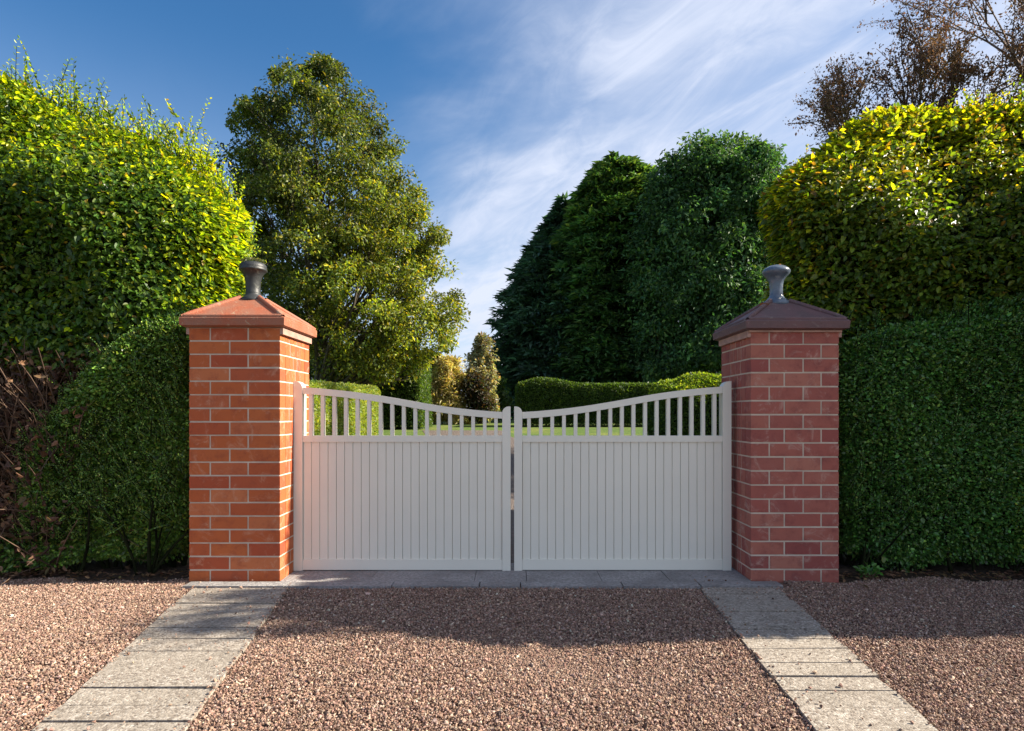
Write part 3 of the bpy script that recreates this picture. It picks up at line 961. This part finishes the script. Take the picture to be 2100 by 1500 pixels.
hedge('clipped_hedge', 'dark clipped hedge block with a square end, beyond the sunlit yellow-green hedge', (-6.6, 24, g), (-3.72, 27, 3.35), .2, 26000, .085, .05, M['leaf_tree'], CLIP,
      {'-y': 1, '+x': 1, '+z': 1, '+y': .3, '-x': .3}, None, (.05, 1.5, .04, 5), .07, outw=.8, upn=.5, droop=0, oval=False, inner=.2)
g = gz(26.0) - .02
def rhw(P):
    P = P.copy()
    d = np.exp(-((P[:, 0] - 1.35) / .75) ** 2)
    P[:, 2] += np.clip((P[:, 2] - g) / 1.9, 0, 1) * .26 * d
    return P
hedge('clipped_hedge', 'long low clipped hedge with a domed end, across the lawn under dark trees', (.12, 26, g), (11, 28.5, 2.5), .3, 90000, .075, .042, M['leaf_tree'], CLIP,
      {'-y': 1.1, '-x': 1, '+z': 1.2, '+y': .15}, rhw, (.02, 1.2, .03, 5), .06, outw=.8, upn=.5, droop=0, oval=False, inner=.2)
g = gz(16.0) - .02
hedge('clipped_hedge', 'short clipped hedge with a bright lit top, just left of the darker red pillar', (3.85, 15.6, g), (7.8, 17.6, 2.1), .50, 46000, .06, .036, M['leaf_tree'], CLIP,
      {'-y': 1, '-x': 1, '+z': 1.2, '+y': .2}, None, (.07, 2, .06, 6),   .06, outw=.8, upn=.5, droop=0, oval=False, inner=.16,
      tint=lambda P, N, C: np.where((rng.random(len(P)) < np.clip((P[:, 2] - 1.55) / .25, 0, .9))[:, None], C * np.array([2.9, 2.3, 1.3]), C))  # sun on the upper edge is put into the leaf tint


# ------------------------------------------------------------------ trees
def broad_tree(name, label, Y, tx, prof, nc, per, L, W, pal, cr, mat='leaf_tree', cat='tree', squash=.85, limbs=46, trunk_r=.28, bias=.45, tint=None, group=None, top_trunk=.8, low=None):
    prof = np.array(prof, float)
    zs = PZ(prof[:, 0], Y)[::-1]; xl = PX(prof[:, 1], Y)[::-1]; xr = PX(prof[:, 2], Y)[::-1]
    zt = rng.uniform(zs[0], zs[-1], nc * 8)
    wd = np.interp(zt, zs, xr - xl)
    keep = rng.random(len(zt)) < (wd / wd.max()) ** 1.3 + .06
    zt = zt[keep][:nc]; nc = len(zt)
    l_, r_ = np.interp(zt, zs, xl), np.interp(zt, zs, xr)
    cxx, hw = (l_ + r_) / 2, (r_ - l_) / 2
    rad = cr * np.exp(rng.normal(0, .28, nc)); rad = np.minimum(rad, hw * .75 + .15)
    th = rng.uniform(0, 2 * math.pi, nc)
    rho = np.maximum(hw - rad * .75, 0.02) * rng.random(nc) ** bias
    C0 = np.stack([cxx + rho * np.cos(th), Y + rho * np.sin(th) * squash, np.minimum(zt, zs[-1] - rad * .6)], 1)
    base = np.array([tx, Y, gz(Y) - .1])
    root = thing(name, label, cat, tuple(base), group)
    m = per * nc
    ci = np.repeat(np.arange(nc), per)
    u = unit(rng.normal(size=(m, 3)))
    rr = rng.random(m) ** .45
    P = C0[ci] + u * (rad[ci] * rr)[:, None] * np.array([1.1, 1.1, .8])
    P += .25 * rad[ci][:, None] * np.stack([wob(P, 2.5 / cr, 0), wob(P, 2.5 / cr, 1), wob(P, 2.5 / cr, 2)], 1)
    D = u * .6 + rng.normal(0, .7, (m, 3)) + np.array([0, 0, -.35])
    NN = u * .5 + np.array([0, 0, .7]) + rng.normal(0, .5, (m, 3))
    C = palette(m, *pal) * np.exp(rng.normal(0, .27, (nc, 1)))[ci]
    if tint is not None: C = tint(P, C)
    ll = L * np.exp(rng.normal(0, .22, m))
    mesh_obj('crown', [leaf_cards(P, D, NN, ll, ll * W / L, C, False, .15)], M[mat], root)
    ztop = zs[0] + (zs[-1] - zs[0]) * top_trunk
    hh = np.linspace(0, 1, 12)
    pz = base[2] + (ztop - base[2]) * hh
    ctr = np.interp(pz, zs, (xl + xr) / 2)
    bx = tx + (ctr - tx) * hh ** 1.5 + .12 * np.sin(hh * 7) * (hh > .1)
    tr = trunk_r * (1 - .88 * hh) * np.where(hh < .06, 1.4, 1)
    axis = np.stack([bx, np.full(12, Y) + .1 * np.sin(hh * 5), pz], 1)
    parts = [tube(axis, tr, 9)]
    pick = rng.choice(nc, min(limbs, nc), replace=False)
    for k in pick:
        c = C0[k]
        z0 = max(base[2] + .25 * (zs[0] - base[2]) + .6, c[2] - rng.uniform(.6, 1.6) * np.hypot(c[0] - np.interp(c[2], pz, bx), c[1] - Y) - .4)
        z0 = min(z0, ztop)
        st_ = np.array([np.interp(z0, pz, bx), Y, z0])
        t_ = np.linspace(0, 1, 7)[:, None]
        mid = (st_ + c) / 2 + rng.normal(0, .12, 3) * np.linalg.norm(c - st_) * .6 - np.array([0, 0, .08 * np.linalg.norm(c - st_)])
        path = (1 - t_) ** 2 * st_ + 2 * t_ * (1 - t_) * mid + t_ ** 2 * c
        r0 = np.interp(z0, pz, tr) * .5
        parts.append(tube(path, np.linspace(r0, .012, 7), 5))
        for q in range(3):
            e = c + unit(rng.normal(size=3)) * rad[k] * .85
            s_ = path[4]
            parts.append(tube(s_ + (e - s_) * np.linspace(0, 1, 4)[:, None] + rng.normal(0, .04, (4, 3)), np.linspace(r0 * .4, .006, 4), 4))
    mesh_obj('trunk', parts, M['bark'], root, smooth=True)
    return root


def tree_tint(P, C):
    lo = np.clip((11 - P[:, 2]) / 4, 0, 1) * np.clip((P[:, 0] + 8.5) / 3, 0, 1)  # lower right crown: leaves painted yellower to stand for sunlight
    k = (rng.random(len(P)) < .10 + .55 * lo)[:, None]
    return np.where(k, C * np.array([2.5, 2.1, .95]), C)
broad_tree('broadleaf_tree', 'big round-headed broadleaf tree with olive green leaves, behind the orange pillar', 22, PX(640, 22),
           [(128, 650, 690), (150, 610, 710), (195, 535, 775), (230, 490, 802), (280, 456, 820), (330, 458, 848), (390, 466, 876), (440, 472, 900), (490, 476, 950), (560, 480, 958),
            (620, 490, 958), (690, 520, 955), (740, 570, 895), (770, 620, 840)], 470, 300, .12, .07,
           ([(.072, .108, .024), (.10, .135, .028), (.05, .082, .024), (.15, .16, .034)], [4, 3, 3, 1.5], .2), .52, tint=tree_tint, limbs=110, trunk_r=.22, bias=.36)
DARK = ([(.055, .125, .042), (.08, .165, .052), (.034, .085, .038), (.12, .20, .055)], [4, 3, 3, 1], .2)
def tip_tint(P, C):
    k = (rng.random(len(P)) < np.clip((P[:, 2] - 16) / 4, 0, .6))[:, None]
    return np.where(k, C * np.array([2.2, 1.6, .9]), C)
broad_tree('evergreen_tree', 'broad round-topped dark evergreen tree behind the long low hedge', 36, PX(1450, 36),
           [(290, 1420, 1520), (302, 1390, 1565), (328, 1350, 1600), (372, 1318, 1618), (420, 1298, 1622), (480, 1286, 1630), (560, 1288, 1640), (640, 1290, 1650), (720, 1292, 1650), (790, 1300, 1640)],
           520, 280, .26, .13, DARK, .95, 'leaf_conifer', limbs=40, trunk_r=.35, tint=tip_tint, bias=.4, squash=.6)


def conifer(label, Y, tx, prof, n_br, per, L, W, pal, mat='leaf_conifer', droop=.35, trunk_r=.3, tint=None, upturn=0.25):
    prof = np.array(prof, float)
    zs = PZ(prof[:, 0], Y)[::-1]; xl = PX(prof[:, 1], Y)[::-1]; xr = PX(prof[:, 2], Y)[::-1]
    base = np.array([tx, Y, gz(Y) - .1])
    root = thing('conifer_tree', label, 'tree', tuple(base))
    z = rng.uniform(zs[0], zs[-1], n_br * 4)
    wd = np.interp(z, zs, xr - xl)
    z = z[rng.random(len(z)) < wd / wd.max() + .12][:n_br]; nb = len(z)
    th = rng.uniform(0, 2 * math.pi, nb)
    c_, s_ = np.cos(th), np.sin(th)
    l_, r_ = tx - np.interp(z, zs, xl), np.interp(z, zs, xr) - tx
    reach = np.where(c_ > 0, r_, l_) * rng.uniform(.78, 1.04, nb)
    reach = np.where(np.abs(c_) < .5, np.minimum(reach, (l_ + r_) * .55), reach)
    m = per * nb; bi = np.repeat(np.arange(nb), per)
    u = rng.random(m) ** .6
    rl = reach[bi] * (.12 + .88 * u)
    zz_ = z[bi] + reach[bi] * (.12 - droop * u ** 1.3 + upturn * np.clip(u - .7, 0, 1))
    lat = rng.normal(0, 1, m) * (.06 + .14 * (1 - u)) * reach[bi] + rng.normal(0, .08, m)
    P = np.stack([tx + rl * c_[bi] - lat * s_[bi], Y + (rl * s_[bi] + lat * c_[bi]) * .85, zz_ + rng.normal(0, .10, m) - .25 * np.abs(lat)], 1)
    P[:, 2] = np.maximum(P[:, 2], gz(Y) + .1)
    D = np.stack([c_[bi], s_[bi], -.35 + .5 * u], 1) + np.stack([-s_[bi], c_[bi], 0 * u], 1) * np.sign(lat)[:, None] * .5 + rng.normal(0, .35, (m, 3))
    NN = np.array([[0, 0, 1.0]]) + rng.normal(0, .4, (m, 3))
    C = palette(m, *pal) * np.exp(rng.normal(0, .33, (nb, 1)))[bi]
    if tint is not None: C = tint(P, C)
    ll = L * np.exp(rng.normal(0, .25, m))
    mesh_obj('crown', [leaf_cards(P, D, NN, ll, ll * W / L, C, False, .1, .2)], M[mat], root)
    parts = [tube(np.stack([np.full(8, tx), np.full(8, Y), np.linspace(base[2], zs[-1] - .3, 8)], 1), np.linspace(trunk_r, .03, 8), 8)]
    for k in rng.choice(nb, min(160, nb), replace=False):
        t_ = np.linspace(0, .9, 5)
        path = np.stack([tx + reach[k] * t_ * c_[k], Y + reach[k] * t_ * s_[k] * .85, z[k] + reach[k] * (.12 - droop * t_ ** 1.3)], 1)
        parts.append(tube(path, np.linspace(.05, .012, 5), 4))
    mesh_obj('trunk', parts, M['bark'], root, smooth=True)
    return root


conifer('dark blue-green conifer with upturned spiky branches, at the end of the drive', 42, PX(1160, 42),
        [(412, 1150, 1175), (455, 1122, 1205), (500, 1088, 1225), (540, 1058, 1235), (590, 1028, 1240), (640, 1008, 1240), (690, 1000, 1240), (740, 1000, 1220), (790, 1012, 1220), (840, 1030, 1215)],
        680, 150, .50, .16, ([(.042, .095, .068), (.06, .125, .082), (.075, .15, .09)], [3, 3, 1], .2))
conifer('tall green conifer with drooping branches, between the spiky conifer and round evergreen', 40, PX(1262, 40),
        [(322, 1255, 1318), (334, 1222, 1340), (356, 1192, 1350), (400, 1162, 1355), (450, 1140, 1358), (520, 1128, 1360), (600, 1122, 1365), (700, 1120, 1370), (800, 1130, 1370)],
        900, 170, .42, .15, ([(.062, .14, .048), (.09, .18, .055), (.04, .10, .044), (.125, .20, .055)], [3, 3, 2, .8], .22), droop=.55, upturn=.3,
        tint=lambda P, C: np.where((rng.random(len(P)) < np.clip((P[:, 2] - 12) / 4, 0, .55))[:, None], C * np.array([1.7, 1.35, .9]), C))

# trees and shrubs far down the garden
broad_tree('feathery_shrub', 'pale straw-coloured feathery shrub at the end of the lawn', 30, PX(922, 30), [(733, 905, 935), (750, 886, 952), (780, 874, 962), (815, 868, 966), (850, 866, 970), (866, 870, 966)],
           85, 260, .18, .05, ([(.40, .36, .15), (.32, .31, .11), (.42, .33, .18)], [3, 2, 2], .2), .38, limbs=14, trunk_r=.08, cat='shrub')
broad_tree('garden_tree', 'pale grey-green leafy tree left of the spiky conifer', 31, PX(985, 31), [(690, 982, 1000), (712, 970, 1010), (745, 958, 1014), (775, 952, 1016), (810, 950, 1018), (855, 954, 1018)],
           75, 240, .17, .085, ([(.28, .29, .20), (.36, .35, .26), (.16, .18, .10), (.24, .17, .10)], [3, 2, 2, 1], .2), .42, limbs=20, trunk_r=.1)
broad_tree('garden_shrub', 'dark reddish shrub between the straw-coloured shrub and spiky conifer', 29.8, PX(972, 29.8), [(765, 965, 990), (790, 950, 1005), (820, 945, 1012), (848, 950, 1010)],
           40, 220, .16, .085, ([(.05, .045, .02), (.07, .04, .025), (.035, .05, .018)], [3, 2, 2], .2), .36, limbs=12, trunk_r=.07, cat='shrub')
broad_tree('garden_shrub', 'bright green shrub in front of the dark conifer, beside the domed hedge end', 34, PX(1020, 34), [(775, 1005, 1030), (800, 990, 1046), (830, 985, 1050), (855, 990, 1050)],
           30, 220, .16, .09, ([(.05, .10, .02), (.09, .15, .03), (.03, .07, .018)], [3, 2, 2], .2), .38, limbs=12, trunk_r=.07, cat='shrub')
broad_tree('garden_shrub', 'yellow-green leafy shrub at the right edge of the dark hedge block', 33, PX(878, 33), [(725, 868, 900), (760, 850, 905), (800, 846, 900), (846, 850, 895)],
           44, 220, .22, .12, ([(.12, .16, .03), (.08, .13, .025), (.17, .18, .04)], [3, 2, 2], .2), .5, limbs=12, trunk_r=.1, cat='shrub')
broad_tree('garden_shrub', 'broad mid-green shrub rising behind the sunlit yellow-green hedge', 30, PX(745, 30), [(705, 690, 800), (725, 650, 830), (760, 630, 860), (800, 640, 870), (850, 650, 870)],
           90, 240, .15, .09, ([(.06, .12, .025), (.04, .09, .022), (.10, .16, .035)], [3, 2, 1.4], .2), .55, limbs=20, trunk_r=.12, cat='shrub')
# a line of distant trees behind everything
for i, (px, top, wpx, Yd) in enumerate([(560, 640, 170, 95), (760, 690, 150, 100), (1700, 600, 200, 100), (1960, 560, 230, 95), (2280, 560, 240, 98), (300, 600, 220, 96), (20, 600, 240, 100)]):
    lab = ['distant green tree past the dark hedge block', 'distant tree low behind the sunlit hedge', 'distant dark tree right of the round evergreen', 'distant tree far behind the yellowing hedge',
           'distant tree off past the bare brown tree', 'distant tree behind the yellow-green hedge', 'distant tree at the far left'][i]
    broad_tree('broadleaf_tree', lab, Yd, PX(px, Yd), [(top, px - wpx * .15, px + wpx * .15), (top + 40, px - wpx * .4, px + wpx * .4), (top + 120, px - wpx * .5, px + wpx * .5), (845, px - wpx * .45, px + wpx * .45)],
               50, 200, .7, .4, ([(.04, .075, .025), (.06, .10, .03)], [1, 1], .2), 1.9, limbs=8, trunk_r=.3, group='trees beyond the road')


# two bare autumn trees above the right hedge
def bare_tree(label, Y, px, spread, height, seed, lean):
    r_ = np.random.default_rng(seed)
    base = np.array([PX(px, Y), Y, gz(Y) - .1])
    root = thing('autumn_tree', label, 'tree', tuple(base), 'bare autumn trees above the right hedge')
    segs = []; tips = []
    def grow(p, d, l, r, lev):
        k = 4
        t_ = np.linspace(0, 1, k)[:, None]
        path = p + d * l * t_ + r_.normal(0, .08, 3) * l * t_ ** 2
        segs.append(tube(path, np.linspace(r, r * .62, k), 7 if lev > 5 else (5 if lev > 3 else 3)))
        if lev <= 2: tips.append(path[1:])
        if lev == 0: return
        nchild = 3
        for q in range(nchild):
            s = path[-1] if q < 2 else path[r_.integers(1, k)]
            v = unit(d + r_.normal(0, spread, 3) + np.array([0, 0, .16 + .05 * lev]))
            grow(s, v, l * r_.uniform(.62, .86), r * (.62 if q else .72), lev - 1)
    grow(base, unit(np.array([lean, 0, 1.0])), height * .27, .17, 7)
    tips = np.concatenate(tips)
    mesh_obj('trunk', segs, M['twig'], root, smooth=True)
    k = 85000
    P = tips[r_.integers(0, len(tips), k)] + r_.normal(0, .07, (k, 3))
    ll = .055 * np.exp(r_.normal(0, .3, k))
    mesh_obj('crown', [leaf_cards(P, r_.normal(0, 1, (k, 3)) + np.array([0, 0, -.3]), r_.normal(0, 1, (k, 3)), ll, ll * .55,
                                  palette(k, [(.13, .08, .055), (.19, .12, .085), (.09, .055, .042)], [3, 2, 2], .25), False, .2)], M['dry_leaf'], root)


bare_tree('bare autumn tree with fine reddish-brown twigs, over the yellowing hedge', 14.5, 1875, .40, 8.4, 3, .0)
bare_tree('taller bare autumn tree partly out of the picture at the top right corner', 13.0, 2215, .36, 12.0, 8, -.0)


# ------------------------------------------------------------------ small things: moss and fallen leaves
def litter(name, label, P, L, cols, mat, parent=None, cat='leaf', flat=.25):
    k = len(P)
    a = rng.uniform(0, 6.28, k)
    D = np.stack([np.cos(a), np.sin(a), rng.normal(0, flat, k)], 1)
    return leaf_cards(P, D, np.array([[0, 0, 1.0]]) + rng.normal(0, flat, (k, 3)), L * np.exp(rng.normal(0, .25, k)), L * .5, palette(k, *cols), True)


_, cx, cy, zf = lp
k = 420
a = rng.uniform(0, 6.28, k); q = .088 * np.sqrt(rng.random(k))
P = np.stack([cx + q * np.cos(a), cy + q * np.sin(a), np.full(k, zf + .277) + .014 * (1 - (q / .09) ** 2)], 1)
tag(mesh_obj('moss', [leaf_cards(P, np.array([[0, 0, 1.0]]) + rng.normal(0, .7, (k, 3)), rng.normal(0, 1, (k, 3)), .02, .008, palette(k, [(.08, .12, .03), (.13, .15, .04), (.16, .12, .05)], [2, 2, 1], .2))], M['leaf_box']),
    'tuft of green moss growing on top of the dark finial', 'moss', kind='stuff')


_, cx, cy, zf = rp
for q, (ax, ay, az, lb) in enumerate([(-.17, -.10, .006, 'curled orange-brown fallen leaf left of the grey finial'), (.22, -.02, .004, 'brown fallen leaf right of the grey finial on the purple cap'),
                                      (.03, -.02, .252, 'small reddish fallen leaf resting on top of the grey mushroom finial')]):
    if q < 2:
        zq = zf - .178 / .282 * (max(abs(ax) - .07, abs(ay) - .06, 0)) + .022
    else:
        zq = zf + .282
    p = np.array([[cx + ax, cy + ay, zq]])
    a = rng.uniform(0, 6.28)
    d = np.array([[math.cos(a), math.sin(a) * .4, .15]])
    o = mesh_obj('fallen_leaf', [leaf_cards(p, d, np.array([[0, -.3, 1.0]]), .075 if q < 2 else .045, .035 if q < 2 else .02, np.array([[.36, .15, .06]]), True, .35, .3)], M['dry_leaf'])
    tag(o, lb, 'leaf', 'fallen leaves on the right pillar')


# dead leaves and bits of twig gathered along the foot of the hedges
k = 900
xs_ = np.where(rng.random(k) < .5, rng.uniform(-4.4, -2.32, k), rng.uniform(2.32, 4.6, k))
P = np.stack([xs_, 4.36 - rng.exponential(.05, k) + .04 * np.sin(xs_ * 7) + rng.uniform(0, .1, k), np.full(k, .03) + rng.uniform(-.01, .01, k)], 1)
tag(mesh_obj('leaf_litter', [litter('', '', P, .034, ([(.16, .09, .05), (.24, .15, .08), (.09, .055, .035)], [3, 2, 2], .25), None)], M['dry_leaf']),
    'dead brown leaves gathered on the ground along the foot of the hedges', 'leaves', kind='stuff')
